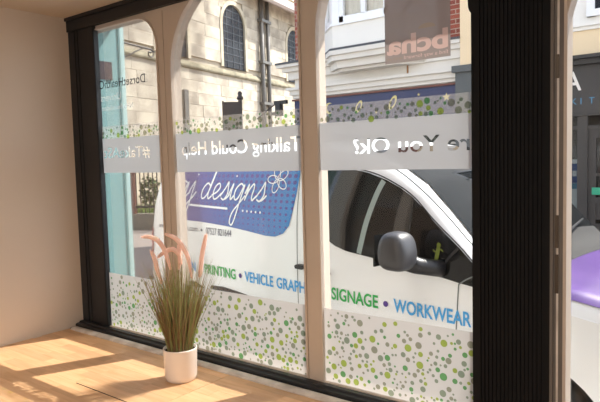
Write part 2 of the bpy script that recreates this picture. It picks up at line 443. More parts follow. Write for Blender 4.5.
BB0, BB1 = .902, 1.092; DT0, DT1 = .336, 1.160
def mirrored(s, xr, xl, z0, cap, bold=.0):
    v, f = fit_text(s, 0, xr-xl, z0, cap, bold)
    return [(xr-p[0], p[1]) for p in v], [tuple(reversed(q)) for q in f]
def clip_text(tx, x0, x1):
    v, f = tx
    keep = [q for q in f if all(x0 < v[i][0] < x1 for i in q)]
    return v, keep
defs = [  # name, outer x0,x1, opening x0,x1, corner radii, label
 ('window_1', .170, .821, .180, .768, .02, .155, 1.69, 'narrow arched shop window light beside the charcoal jamb', [('#TakeASt', .668, .262, .985, .056)], 11),
 ('window_2', .821, 1.709, .874, 1.665, .38, .10, 1.78, 'wide arched shop window light in the middle, reading Talking Could Help', [('Talking Could Help', 1.655, .915, .985, .060)], 12),
 ('window_3', 1.709, 2.416, 1.753, 2.412, .38, .06, 1.83, 'arched shop window light beside the black ribbed pilaster, reading Are You Ok', [('Are You Ok?', 2.452, 1.912, .966, .056)], 13)]
for (nm, a0, a1, b0, b1, rl, rr, zt_, lab, txs, sd_) in defs:
    wn = tag(empty(nm), lab, 'window', kind='structure')
    inn = outline(b0, b1, .03, zt_, rl, rr); out = square_like(a0, a1, .022, 1.842)
    mb = MB(); ring_mesh(mb, out, inn, .020, .078); mb.build('frame', 'timber_paint', wn)
    mb = MB()                                                # raised moulding along the edge of the opening
    inn2 = outline(b0-.010, b1+.010, .024, zt_+.006, rl+.01, rr+.01)
    ring_mesh(mb, inn2, inn, .013, .020); mb.build('moulding', 'timber_paint', wn)
    if nm == 'window_2': MB().box(.817, .823, .016, .020, .03, 1.70).build('joint_bead', 'timber_paint', wn)
    MB().box(b0-.004, b1+.004, GY, GY+.005, .026, zt_+.004).build('pane', 'pane_glass', wn)
    texts = []
    for (s, xr, xl, z0, cap) in txs:
        tx = mirrored(s, xr, xl, z0, cap, .010)
        texts.append(tx)
    cut_band(b0, b1, BB0, BB1, texts, .0285).build('frosted_band', 'frost', wn)
    MB().add([(b0, .0285, .028), (b1, .0285, .028), (b1, .0285, DT0), (b0, .0285, DT0)], [(0, 1, 2, 3)]).build('frosted_panel', 'frost_dots', wn)
    MB().add([(b0, .0285, BB1+.001), (b1, .0285, BB1+.001), (b1, .0285, DT1), (b0, .0285, DT1)], [(0, 1, 2, 3)]).build('clear_strip', 'frost_weak', wn)
    W = b1-b0
    d = dots_mesh(b0+.003, b1-.003, .036, DT0-.004, int(W*.30/.00088), .62, sd_).build('dots', DOTM, wn); d['kind'] = 'stuff'
    d = dots_mesh(b0+.003, b1-.003, BB1+.002, DT1-.004, int(W*95), .5, sd_+20, .004, .0145).build('dots', DOTM, wn); d['kind'] = 'stuff'
W1 = bpy.data.objects['window_1']; W3 = bpy.data.objects['window_3']
for s, xr, xl, z0, cap, mk in (('DorsetHealthCare', .655, .17, 1.368, .044, 'vinyl_text'), ('University', .445, .195, 1.298, .040, 'vinyl_text_pale'), ('NHS Foundation Trust', .545, .16, 1.246, .028, 'vinyl_text_pale')):
    v, f = clip_text(mirrored(s, xr, xl, z0, cap, .004), .251, .83)
    MB().add([(p[0], .0282, p[1]) for p in v], f).build('lettering', mk, W1)
# grey sticker reading bcha (seen from behind)
TX = [(mirrored('bcha', 2.303, 2.066, 1.322, .062, .035), 'vinyl_pink'), (mirrored('find a way forward', 2.303, 2.135, 1.300, .0125), 'vinyl_pink'), (mirrored('with us', 2.127, 2.068, 1.300, .0125), 'vinyl_sand'),
      (([(2.225+.033*math.cos(a), 1.398+.016*math.sin(a)) for a in [math.pi*k/10 for k in range(11)]], [tuple(range(11))]), 'vinyl_sand')]
cut_band(2.058, 2.312, 1.289, 1.78, [t_ for t_, _ in TX], .0280).build('sticker', 'vinyl_grey', W3)
for (v, f), mk in TX: MB().add([(p[0], .0280, p[1]) for p in v], f).build('roof_mark' if len(f) == 1 else 'lettering', mk, W3)

# ---- black ribbed pilaster, right-hand stile and last window
t = trim('trim_5', 'black ribbed pilaster between the window and the doorway', 'pilaster')
MB().box(2.416, 2.652, -.03, .12, -.3, CZ).build('back_board', 'black_paint', t)
rib = None
for k in range(15):
    x = 2.445+k*.0128
    if rib is None:
        rib = MB().prism([(-.0042, 0), (.0042, 0), (.0028, -.0045), (-.0028, -.0045)], -.3, 1.70, lambda a, b, w_: (a, b, w_)).build('rib', 'black_paint', t); r_ = rib
    else: r_ = rib.copy(); COL.objects.link(r_)
    r_.location = (x, -.03, 0)
MB().box(2.409, 2.436, -.036, -.03, -.3, 1.405).build('edge_fillet', 'black_paint', t)
MB().prism([(2.409, 1.405), (2.404, 1.412), (2.400, 1.424), (2.399, 1.44), (2.399, 1.70), (2.436, 1.70), (2.436, 1.405)], -.037, -.02, lambda a, b, w_: (a, w_, b)).build('capital', 'black_paint', t)
t = trim('trim_6', 'brown-grey door stile with a worn metal keeper, right of the ribbed pilaster', 'door frame')
MB().box(2.652, 2.698, -.03, .03, -.3, 1.70).build('stile', 'stile_paint', t)
MB().box(2.653, 2.662, -.035, -.03, -.3, 1.70).build('bead', 'stile_paint', t)
MB().box(2.690, 2.6995, -.033, .03, -.3, 1.70).build('bead', 'timber_paint', t)
MB().box(2.671, 2.677, -.0315, -.03, -.3, 1.70).build('weather_strip', 'strip_paint', t)
for z0, z1 in ((.52, .64), (.66, .76), (1.17, 1.24)):
    MB().box(2.667, 2.677, -.034, -.0315, z0, z1).build('keeper', 'brass_dull', t)
MB().prism([(2.70, 1.355), (2.703, 1.37), (2.709, 1.39), (2.722, 1.44), (2.75, 1.52), (2.80, 1.60), (2.88, 1.66), (3.0, 1.70), (2.70, 1.70)], -.03, .03, lambda a, b, w_: (a, w_, b)).build('arch_corner', 'timber_paint', t)
wn = tag(empty('window_4'), 'clear plain window light right of the door stile', 'window', kind='structure')
MB().box(2.70, 3.68, .031, .036, .03, 1.70).build('pane', 'pane_glass', wn)
MB().box(3.68, 3.75, -.03, .085, -.035, 1.70).build('stile', 'timber_paint', wn)
MB().box(2.70, 3.68, -.02, .085, -.035, .03).build('rail', 'timber_paint', wn)

# ---- outside of the shop: lintel box, upper front
t = tag(empty('shop_front'), 'cream upper front of the shop over the window', 'shop front', kind='structure')
MB().box(-.05, .168, .036, .080, ST, 1.845).build('side_pier', 'facade', t)
MB().box(-.05, 3.9, .12, .40, 1.88, 2.35).build('fascia_box', 'cornice_paint', t)
MB().box(-.05, 5.1, .02, .12, 1.845, 2.35).build('lintel', 'facade', t)
MB().box(-.05, 5.1, .12, .3, 2.35, 6.2).build('upper_wall', 'facade', t)
MB().box(3.75, 5.1, .10, .3, ST, 2.35).build('pier', 'facade', t)
t = tag(empty('teal_pilaster'), 'teal painted shop pilaster with a dark plaque, outside the narrow light', 'pilaster')
MB().box(-.20, -.05, .125, .385, ST, 1.88).build('shaft', 'teal', t)
MB().box(-.21, -.042, .385, .415, ST, 1.88).build('edge', 'teal_light', t)
MB().box(-.05, -.044, .375, .385, ST, 1.88).build('bead', 'teal', t)
MB().box(-.05, -.045, .235, .322, 1.475, 1.585).build('plaque', 'plaque_brown', t)
t = tag(empty('neighbour_front'), 'pale front of the next shop beyond the pilaster', 'shop front', kind='structure')
MB().box(-4.0, -.21, .12, .38, ST, 6.0).build('wall', 'facade', t)
t = tag(empty('iron_bracket'), 'wrought iron sign bracket with a scroll end in front of the church wall', 'bracket')
bx = -.40
MB().tube([(bx, .36, 1.832), (bx, .60, 1.812), (bx, .91, 1.789)], .006).build('arm', 'iron', t)
MB().tube([(bx, .36, 1.60), (bx, .664, 1.70), (bx, .85, 1.795)], .005).build('stay', 'iron', t)
MB().tube([(bx, .905+(.034-.0012*k)*math.cos(math.pi/2-k*.38), 1.757+(.032-.0012*k)*math.sin(math.pi/2-k*.38)) for k in range(20)], .006, 6).build('scroll', 'iron', t)

# ================================================================== POTTED GRASS
PX, PY = 1.164, -.241
pg = tag(empty('potted_grass', (PX+.004, PY-.006, 0)), 'artificial reed grass with pink plumes in a white round pot', 'potted plant')
MB().lathe([(.0, .0), (.060, 0), (.066, .003), (.070, .02), (.0735, .13), (.0745, .139), (.0735, .142), (.069, .142), (.066, .13), (.0, .13)], k=48).build('pot', 'pot_glaze', pg, True)
MB().lathe([(.0, .128), (.03, .134), (.0655, .131)], k=24).build('soil', 'soil', pg, True)
EX = Vector((.643, .766, 0)); EY = Vector((-.766, .643, 0))        # across and away from the viewer
def blades(n, seed, hmin, hmax, wid):
    rnd = random.Random(seed); mb = MB()
    for i in range(n):
        a = rnd.uniform(0, 2*math.pi); r0 = .055*math.sqrt(rnd.random())
        base = Vector((r0*math.cos(a), r0*math.sin(a), .128))
        h = rnd.uniform(hmin, hmax)*(1-.15*(r0/.055)); a2 = a+rnd.gauss(0, .5)
        lean = (r0/.055)*rnd.uniform(.07, .175)*h/.45+rnd.uniform(-.02, .03)
        out = Vector((math.cos(a2), math.sin(a2), 0)); sd2 = Vector((-out.y, out.x, 0))*rnd.choice((1, -1))
        ta = rnd.uniform(0, 3.14); wv = Vector((math.cos(ta), math.sin(ta), 0))
        N = 6; P = []
        for k in range(N+1):
            s_ = k/N
            P.append(base+Vector((0, 0, h*s_))+out*lean*(s_**1.35)+sd2*.015*s_*s_)
        vs_ = []; 
        for k, p in enumerate(P):
            ww = wid*(1-(k/N)**2*.85)
            vs_ += [p-wv*ww, p+wv*ww]
        mb.add(vs_, [(2*k, 2*k+1, 2*k+3, 2*k+2) for k in range(N)])
    return mb
o = blades(330, 3, .22, .47, .0019).build('grass_blades', 'blade_green', pg); o['kind'] = 'stuff'
o = blades(330, 4, .20, .45, .0018).build('dry_blades', 'blade_straw', pg); o['kind'] = 'stuff'
def plume(pts, depth, seed, r=.0115):
    rnd = random.Random(seed)
    path = smooth_path([EX*((px-175)/236)+EY*depth+Vector((0, 0, (381-py)/236)) for px, py in pts], 6)
    n = len(path); mb = MB()
    rad = [r*(.25+.95*math.sin(math.pi*min(1, (.12+.80*i/(n-1))))**.7) for i in range(n)]
    mb.tube(path, [q*.72 for q in rad], 8)
    for i in range(n-1):
        d = (path[i+1]-path[i]); 
        for j in range(26):
            p = path[i]+d*rnd.random(); dirv = Vector((rnd.gauss(0, 1), rnd.gauss(0, 1), rnd.gauss(0, 1))).normalized()
            tip = p+dirv*rad[i]*1.25-d.normalized()*rad[i]*1.1; s2 = d.normalized().cross(dirv)*.0009
            mb.add([p-s2, p+s2, tip], [(0, 1, 2)])
    return mb
PL = [([(143, 231), (149, 231), (157, 235), (163, 244), (166, 254), (169, 266)], .0), ([(151, 246), (154, 254), (156, 265), (160, 279)], -.02),
      ([(166, 229), (174, 233), (181, 241), (187, 255), (190, 276)], -.015), ([(206, 232), (204, 241), (201, 254), (199, 270), (198, 276)], .0),
      ([(157, 253), (164, 248), (172, 246), (178, 252), (180, 262)], .02), ([(178, 242), (179, 252), (177, 268)], .03)]
for i, (pts, dep) in enumerate(PL):
    pl_ = plume(pts, dep, 30+i).build('plume', 'plume', pg)
    b0 = EX*((pts[-1][0]-175)/236)+EY*dep+Vector((0, 0, (381-pts[-1][1])/236))
    MB().tube(smooth_path([(EX*((pts[-1][0]-175)/236*.25)+Vector((0, 0, .13))), b0*.6+Vector((0, 0, .05)), b0], 4), .0013, 5).build('stem', 'blade_straw', pl_)

# ================================================================== STREET
slab('road', (-60, 60, .25, 60, ST-.1, ST-.0), 'road', 'grey asphalt street outside the shop', 'road')
slab('pavement_near', (-30, 30, .30, .62, ST, ST+.06), 'pavement', 'narrow pavement strip under the shop window', 'pavement')
slab('pavement_far', (-3.9, 30, 5.6, 7.0, ST, ST+.08), 'pavement', 'pavement in front of the shops across the street', 'pavement')

# ================================================================== VAN
VH = .85
vdir = Vector((0.99135, -0.13124, 0)); vleft = Vector((.13124, .99135, 0))
vloc = Vector((1.62471, .92358, ST))+vleft*VH
van = tag(empty('van', vloc, math.atan2(vdir.y, vdir.x)), 'small white delivery van with purple bonnet and sign-shop lettering parked outside', 'van')
def interp(tab, x):
    if x <= tab[0][0]: return tab[0][1]
    for (a, b), (c, d) in zip(tab, tab[1:]):
        if x <= c: return b+(d-b)*(x-a)/(c-a)
    return tab[-1][1]
TOP = [(-2.72, .62), (-2.70, .72), (-2.665, .92), (-2.62, 1.10), (-2.55, 1.38), (-2.47, 1.60), (-2.41, 1.665), (-2.32, 1.69), (-2.1, 1.705), (-1.4, 1.72), (-.8, 1.715), (-.55, 1.69), (-.3, 1.645), (-.10, 1.575), (.1, 1.46), (.25, 1.325), (.36, 1.21), (.45, 1.115), (.52, 1.04), (.60, 1.01), (.70, 1.0), (.9, .985), (1.05, .955), (1.2, .92), (1.32, .84), (1.42, .75), (1.48, .62), (1.52, .48)]
WHEELS = (.704, -2.0); WR = .362
def zbot(x):
    z = .24
    for c in WHEELS:
        if abs(x-c) < WR: z = max(z, .30+math.sqrt(WR*WR-(x-c)**2))
    return z
def hwid(x, z):
    h = VH
    if z > .95: h -= .012*((z-.95)/.3) + .11*max(0, (z-1.2)/.6)**1.4
    if z < .5: h -= .02*((.5-z)/.3)
    if x > .75: h -= .30*((x-.75)/.77)**2.2
    if x < -2.45: h -= .07*((-2.45-x)/.27)**2
    return h
def section(x):
    zt, zb = interp(TOP, x), zbot(x); r = min(.13, (zt-zb)*.3); P = []
    if zt < 1.15 and x > .5: r = min(.10, (zt-zb)*.35)
    for k in range(13):
        z = zb+(zt-r-zb)*k/12; P.append((hwid(x, z), z))
    h = P[-1][0]
    for k in range(1, 7):
        a = math.pi/2*k/6; P.append((h-r*1.15+r*1.15*math.cos(a), zt-r-.03+(r+.0)*math.sin(a)+.03*math.sin(a)*.6))
    h2 = P[-1][0]; z2 = P[-1][1]
    for k in range(1, 7):
        q = k/6; P.append((h2*(1-q), z2+.03*(1-(1-q)**2)))
    return P
xs = sorted(set([round(a, 3) for a, _ in TOP]+[round(-2.7+.1*k, 3) for k in range(42)]+[round(c+WR*math.cos(math.pi*k/20), 4) for c in WHEELS for k in range(21)]))
xs = [x for x in xs if -2.72 <= x <= 1.52]
mb = MB(); rows_ = []
for x in xs:
    S = section(x); ring = [(x, -p[0], p[1]) for p in S]+[(x, p[0], p[1]) for p in S[::-1][1:]]
    rows_.append(ring)
NP = len(rows_[0]); V = [p for r in rows_ for p in r]; F = []
for i in range(len(xs)-1):
    for j in range(NP-1): F.append((i*NP+j, i*NP+j+1, (i+1)*NP+j+1, (i+1)*NP+j)[::-1])
F.append(tuple(range(NP))); F.append(tuple((len(xs)-1)*NP+j for j in range(NP))[::-1])
body = MB().add(V, F).build('body', 'van_white', van); smooth_angle(body, 50)
def side(pts, faces, off, name, m, parent=van, sgn=-1):
    """decal or panel that follows the near side of the body: pts are (x, z)"""
    return MB().add([(p[0], sgn*(hwid(p[0], p[1])+off), p[1]) for p in pts], faces).build(name, m, parent)
def side_fill(poly, off, name, m, parent=van, step=.05, sgn=-1):
    """polygon on the side, cut into a grid so that it follows the curve"""
    co = [Vector(p) for p in poly]; n = len(co); x0 = min(p.x for p in co); x1 = max(p.x for p in co); z0 = min(p.y for p in co); z1 = max(p.y for p in co)
    nx = max(1, int((x1-x0)/step)); nz = max(1, int((z1-z0)/step))
    for i in range(nx+1):
        for j in range(nz+1):
            co.append(Vector((x0+(x1-x0)*(i+.013)/nx, z0+(z1-z0)*(j+.017)/nz)))
    r = geometry.delaunay_2d_cdt(co, [], [list(range(n))], 1, 1e-6)
    return side([(p.x, p.y) for p in r[0]], r[2], off, name, m, parent, sgn)
def smooth_poly(pts, n=5):
    P = [Vector((p[0], p[1], 0)) for p in pts]; m_ = len(P); out = []
    for i in range(m_):
        a, b, c, d = P[i-1], P[i], P[(i+1) % m_], P[(i+2) % m_]
        for j in range(n):
            t_ = j/n; q = .5*((2*b)+(c-a)*t_+(2*a-5*b+4*c-d)*t_*t_+(3*b-a-3*c+d)*t_**3); out.append((q.x, q.y))
    return out
# side glass
SW = [(-.655, 1.28), (-.62, 1.18), (-.54, 1.105), (-.47, 1.072), (-.385, 1.05), (-.16, 1.026), (.05, 1.003), (.246, .976), (.36, .958), (.47, .945), (.50, .98), (.455, 1.05), (.363, 1.135), (.29, 1.195), (.208, 1.262), (.14, 1.325), (.061, 1.385), (-.02, 1.43), (-.117, 1.470), (-.25, 1.51), (-.395, 1.535), (-.60, 1.545), (-.66, 1.52), (-.67, 1.40)]
sg = side_fill(SW, .004, 'side_window', 'van_glass')
def ribbon(path, wd):
    """flat line along a 2d path -> verts, faces"""
    vs_ = []; n = len(path)
    for i, p in enumerate(path):
        a = path[max(i-1, 0)]; b = path[min(i+1, n-1)]; dx, dz = b[0]-a[0], b[1]-a[1]; L = math.hypot(dx, dz) or 1
        q = wd[i] if isinstance(wd, list) else wd
        vs_ += [(p[0]-dz/L*q/2, p[1]+dx/L*q/2), (p[0]+dz/L*q/2, p[1]-dx/L*q/2)]
    return vs_, [(2*i, 2*i+1, 2*i+3, 2*i+2) for i in range(n-1)]
def side_line(path, wd, off, name, m, parent=van, n=5):
    p2 = [(q.x, q.y) for q in smooth_path([Vector((a, b, 0)) for a, b in path], n)]
    v, f = ribbon(p2, wd); return side(v, f, off, name, m, parent)
side_line([(-.135, 1.467), (-.17, 1.40), (-.215, 1.28), (-.25, 1.17), (-.285, 1.045)], .036, .007, 'window_bar', 'van_grey', sg)
side_line([(.075, 1.375), (.065, 1.2), (.06, 1.005)], .010, .007, 'window_post', 'van_black', sg)
side_line([(.36, 1.135), (.29, 1.06), (.255, .975)], .014, .007, 'window_post', 'van_black', sg)
side_line([(-.395, 1.542), (-.25, 1.518), (-.117, 1.478), (.061, 1.393), (.208, 1.27), (.363, 1.145), (.455, 1.058)], .007, .006, 'window_seal', 'van_black', sg)
# seams, handles, strip
side_line([(-.80, .34), (-.80, .9), (-.805, 1.3), (-.82, 1.6)], .006, .002, 'door_seam', 'seam')
side_line([(-.68, .34), (-.685, .9), (-.70, 1.3), (-.70, 1.62)], .007, .002, 'door_seam', 'seam')
side_line([(.335, .40), (.338, .6), (.350, .8), (.360, .95)], .007, .002, 'door_seam', 'seam')
side_line([(-.70, 1.62), (-.4, 1.62), (-.1, 1.545), (.12, 1.42), (.30, 1.28), (.44, 1.15)], .007, .003, 'door_seam', 'seam')
side_line([(.36, .95), (.42, .99), (.50, 1.02)], .007, .006, 'door_seam', 'seam')
MB().prism([(-1.74, .66), (-1.60, .668), (-1.40, .655), (-1.15, .632), (-1.15, .625), (-1.45, .633), (-1.72, .632), (-1.75, .645)], -VH-.012, -VH+.01, lambda a, b, w_: (a, w_, b)).build('rubbing_strip', 'van_black', van)
for x0, x1, z in ((-.79, -.715, .916), (-.615, -.51, .90)):
    MB().prism([(x0, z-.012), (x1-.015, z-.014), (x1, z-.004), (x1-.01, z+.014), (x0+.01, z+.015), (x0-.005, z+.005)], -VH-.035, -VH+.01, lambda a, b, w_: (a, w_, b)).build('door_handle', 'van_black', van)
# windscreen and bonnet patches that follow the body top
def top_patch(x0, x1, j0, off, name, m, nx=22, trim_fn=None):
    mb = MB(); rows2 = []
    for i in range(nx+1):
        x = x0+(x1-x0)*i/nx; S = section(x)[j0:]
        R_ = [(x, -p[0], p[1]) for p in S]+[(x, p[0], p[1]) for p in S[::-1][1:]]
        rows2.append([(a+off*.6, b*(1+off*.3), c+off) for a, b, c in R_])
    n = len(rows2[0]); V2 = [p for r in rows2 for p in r]
    F2 = [(i*n+j, (i+1)*n+j, (i+1)*n+j+1, i*n+j+1) for i in range(nx) for j in range(n-1)]
    o = mb.add(V2, F2).build(name, m, van); smooth_angle(o, 60); return o
ws = top_patch(-.30, .46, 17, .006, 'windscreen', 'van_screen')
bon = top_patch(.68, 1.40, 15, .006, 'bonnet', 'purple')
top_patch(.46, .68, 15, .007, 'scuttle', 'tyre', 8)
for yy in (-.35, .25):
    MB().tube([(.54, yy-.28, 1.10), (.50, yy, 1.13), (.46, yy+.30, 1.16)], [.012, .009, .006], 6).build('wiper', 'van_black', van)
    MB().tube([(.60, yy-.32, 1.07), (.52, yy-.10, 1.13)], [.016, .010], 6).build('wiper_arm', 'van_black', van)
# mirror
def superbox(cx, cy, cz, sx, sy, sz, n=4.0, k=20, h=12, fn=None):
    vs_ = []; fs_ = []
    for i in range(h+1):
        ph = -math.pi/2+math.pi*i/h
        for j in range(k):
            th = 2*math.pi*j/k; c = lambda a: math.copysign(abs(math.cos(a))**(2/n), math.cos(a)); s_ = lambda a: math.copysign(abs(math.sin(a))**(2/n), math.sin(a))
            p = [c(ph)*c(th)*sx, c(ph)*s_(th)*sy, s_(ph)*sz]
            if fn: p = fn(p)
            vs_.append((cx+p[0], cy+p[1], cz+p[2]))
    for i in range(h):
        for j in range(k): fs_.append((i*k+j, i*k+(j+1) % k, (i+1)*k+(j+1) % k, (i+1)*k+j))
    return vs_, fs_
mv, mf = superbox(.125, -1.06, 1.125, .089, .085, .099, 3.2, 24, 14, lambda p: [p[0]*(1-.22*max(0, p[2]/.099))+.012, p[1]*(1 if p[0] < 0 else 1), p[2]])
mir = MB().add(mv, mf).build('mirror', 'mirror_plastic', van, True)
MB().tube([(.14, -1.02, 1.075), (.19, -.97, 1.045), (.23, -.91, 1.03), (.26, -.85, 1.02)], [.05, .044, .042, .045], 12).build('mirror_arm', 'van_black', mir, True)
MB().box(.034, .044, -1.125, -.995, 1.045, 1.205).build('mirror_glass', 'van_screen', mir)
# gecko sticker
gk = [[(.246, 1.135), (.243, 1.11), (.236, 1.08), (.232, 1.05), (.240, 1.02), (.236, .995)], [(.243, 1.112), (.262, 1.118), (.272, 1.108)], [(.243, 1.112), (.224, 1.104), (.214, 1.115)], [(.233, 1.06), (.252, 1.058), (.260, 1.044)], [(.233, 1.06), (.214, 1.054), (.206, 1.064)]]
V3, F3 = [], []
for i, g in enumerate(gk):
    p2 = [(q.x, q.y) for q in smooth_path([Vector((a, b, 0)) for a, b in g], 5)]; n = len(p2)
    wd = [.006+.017*math.sin(math.pi*min(1, (.25+.75*k/(n-1)))) if i == 0 else .007 for k in range(n)]
    v, f = ribbon(p2, wd); o0 = len(V3); V3 += v; F3 += [tuple(a+o0 for a in q) for q in f]
k = 10; o0 = len(V3); V3 += [(.247+.012*math.cos(2*math.pi*i/k), 1.140+.014*math.sin(2*math.pi*i/k)) for i in range(k)]; F3.append(tuple(o0+i for i in range(k)))
side(V3, F3, .009, 'gecko_sticker', 'gecko', sg)
# printed panel, lettering
panel = side_fill([(-2.41, 1.60), (-2.42, 1.35), (-2.40, 1.23), (-2.36, 1.17), (-2.28, 1.15), (-2.05, 1.142), (-1.80, 1.137), (-1.53, 1.125), (-1.30, 1.106), (-1.11, 1.087), (-1.01, 1.088), (-.93, 1.115), (-.875, 1.17), (-.85, 1.25), (-.825, 1.38), (-.81, 1.60)], .003, 'printed_panel', 'panel_print')
panel['label'] = 'blue and purple printed panel with white script'
def side_text(s, x0, x1, z0, cap, m, bold=0, off=.004, name='lettering'):
    v, f = fit_text(s, x0, x1, z0, cap, bold); return side(v, f, off, name, m)
def disc(x, z, r, m, off=.004, name='dot', parent=van):
    return side([(x+r*math.cos(2*math.pi*i/14), z+r*math.sin(2*math.pi*i/14)) for i in range(14)], [tuple(range(14))], off, name, m, parent)
side_text('www.gjdesignsuk.com', -2.47, -1.905, 1.060, .042, 'text_dark')
disc(-1.853, 1.076, .011, 'text_dark')
side_text('07527 821644', -1.795, -1.482, 1.050, .050, 'text_dark')
for s, x0, x1, m in (('DESIGN', -2.215, -1.945, 'text_blue'), ('PRINTING', -1.824, -1.442, 'text_green'), ('VEHICLE', -1.338, -1.036, 'text_blue'), ('GRAPHICS', -1.004, -.605, 'text_blue'), ('SIGNAGE', -.506, -.150, 'text_green'), ('WORKWEAR', -.043, .431, 'text_blue')):
    side_text(s, x0, x1, .745, .070, m, .022)
for x in (-1.88, -1.388, -.553, -.097): disc(x, .778, .017, 'text_purple')
side_line([(-2.02, 1.265), (-1.53, 1.254)], .016, .005, 'underline', 'text_white', panel, 2)
for k in range(5): disc(-1.352+k*.047, 1.246-.001*k, .0085, 'text_white', .005, 'dot', panel)
# hand-drawn script, unit letters (x-height 1), slanted
SCR = {
 'd': (.95, [[(.62, .85), (.35, 1.0), (.08, .7), (.02, .3), (.15, .02), (.38, .1), (.62, .55), (.80, 1.5), (.88, 2.25)], [(.86, 2.25), (.68, 1.1), (.60, .35), (.70, .02), (.95, .2)]]),
 'e': (.72, [[(-.02, .25), (.35, .45), (.55, .75), (.40, 1.0), (.15, .8), (.08, .35), (.25, .02), (.50, .08), (.78, .4)]]),
 's': (.66, [[(.0, .2), (.30, .75), (.42, 1.1), (.50, .75), (.55, .35), (.35, .0), (.10, .1)], [(.35, .0), (.55, .1), (.75, .35)]]),
 'i': (.42, [[(.0, .3), (.20, 1.0), (.17, .4), (.24, .03), (.46, .3)], [(.26, 1.42), (.29, 1.50)]]),
 'g': (.85, [[(.62, .85), (.35, 1.0), (.08, .7), (.05, .3), (.20, .02), (.42, .2), (.66, .95), (.60, .1), (.50, -.9), (.32, -1.5), (.10, -1.35), (.20, -.75), (.60, -.15), (.90, .3)]]),
 'n': (.85, [[(.0, .4), (.15, .98), (.13, .4), (.08, .0)], [(.09, .1), (.25, .65), (.48, 1.0), (.58, .75), (.55, .3), (.64, .03), (.88, .3)]]),
 'j': (.5, [[(.0, .3), (.25, 1.0), (.22, .1), (.12, -.9), (-.05, -1.4), (-.22, -1.2), (-.08, -.7), (.30, -.1), (.5, .3)], [(.33, 1.42), (.36, 1.50)]])}
def script(word, x0, x1, z0, xh, name):
    tot = sum(SCR[c][0] for c in word); kx = (x1-x0)/tot; cx_ = 0; V4, F4 = [], []
    for c in word:
        for st in SCR[c][1]:
            p2 = [(x0+(cx_+q.x)*kx+.24*q.y*xh, z0+q.y*xh) for q in smooth_path([Vector((a, b, 0)) for a, b in st], 5)]
            v, f = ribbon(p2, .0125); o_ = len(V4); V4 += v; F4 += [tuple(a+o_ for a in q) for q in f]
        cx_ += SCR[c][0]
    return side(V4, F4, .0055, name, 'text_white', panel)
script('gj', -2.21, -1.95, 1.335, .115, 'script_lettering')
script('designs', -1.88, -1.135, 1.318, .118, 'script_lettering')
fl = []
V5, F5 = [], []
for k in range(5):
    a = math.pi/2+.3+k*2*math.pi/5; c_, s_ = math.cos(a), math.sin(a); loop = []
    for i in range(15):
        th = 2*math.pi*i/14; lx = .052+.052*math.cos(th); ly = .030*math.sin(th); loop.append((-1.015+(lx*c_-ly*s_), 1.468+(lx*s_+ly*c_)*.9))
    v, f = ribbon(loop, .007); o_ = len(V5); V5 += v; F5 += [tuple(q+o_ for q in g) for g in f]
side(V5, F5, .0055, 'flower_drawing', 'text_white', panel)
# wheels, lights, bumpers
for c in WHEELS:
    for sgn in (-1, 1):
        y0, y1 = (-.85, -.65) if sgn < 0 else (.65, .85)
        mbw = MB(); ring = [(.20, 0), (.30, .0), (.318, .03), (.32, .10), (.318, .17), (.30, .20), (.20, .20)]
        k = 32; vs_ = [(c+r*math.cos(2*math.pi*j/k), y0+h_, .31+r*math.sin(2*math.pi*j/k)) for r, h_ in ring for j in range(k)]
        fs_ = [(i*k+j, i*k+(j+1) % k, (i+1)*k+(j+1) % k, (i+1)*k+j) for i in range(len(ring)-1) for j in range(k)]
        wh = mbw.add(vs_, fs_).build('wheel', 'tyre', van, True)
        yc = y0+.03 if sgn < 0 else y1-.03; mbh = MB()
        mbh.prism([(c+.20*math.cos(2*math.pi*j/24), .31+.20*math.sin(2*math.pi*j/24)) for j in range(24)], yc-.01, yc+.01, lambda a, b, w_: (a, w_, b)).build('hub_cap', 'alloy', wh)
    MB().prism([(c+(WR-.002)*math.cos(math.pi*j/20), .30+(WR-.002)*math.sin(math.pi*j/20)) for j in range(21)], -.80, .80, lambda a, b, w_: (a, w_, b)).build('wheel_well', 'tyre', van)
for sgn in (-1, 1):
    side_fill([(-2.69, .74), (-2.63, .74), (-2.60, .88), (-2.585, 1.04), (-2.615, 1.06), (-2.65, .92)], .006, 'tail_light', 'van_red', van, .05, sgn)
    side_fill([(1.12, .80), (1.40, .70), (1.38, .78), (1.22, .90), (1.10, .93)], .006, 'headlamp', 'van_grey', van, .05, sgn)
MB().box(-2.76, -2.68, -.80, .80, .32, .60).build('rear_bumper', 'van_black', van)
MB().prism([(1.45, -.55), (1.53, -.45), (1.56, 0), (1.53, .45), (1.45, .55)], .28, .46, lambda a, b, w_: (a, b, w_)).build('front_bumper', 'van_black', van)

# ================================================================== CHURCH
uc = Vector((-.19699, .98041, 0)); nc = Vector((.98041, .19699, 0)); cp = Vector((-12.6233, 9.9638, 0))
ch = tag(empty('church', cp, math.atan2(uc.y, uc.x)), 'pale ashlar church wall with round-headed leaded windows', 'church')
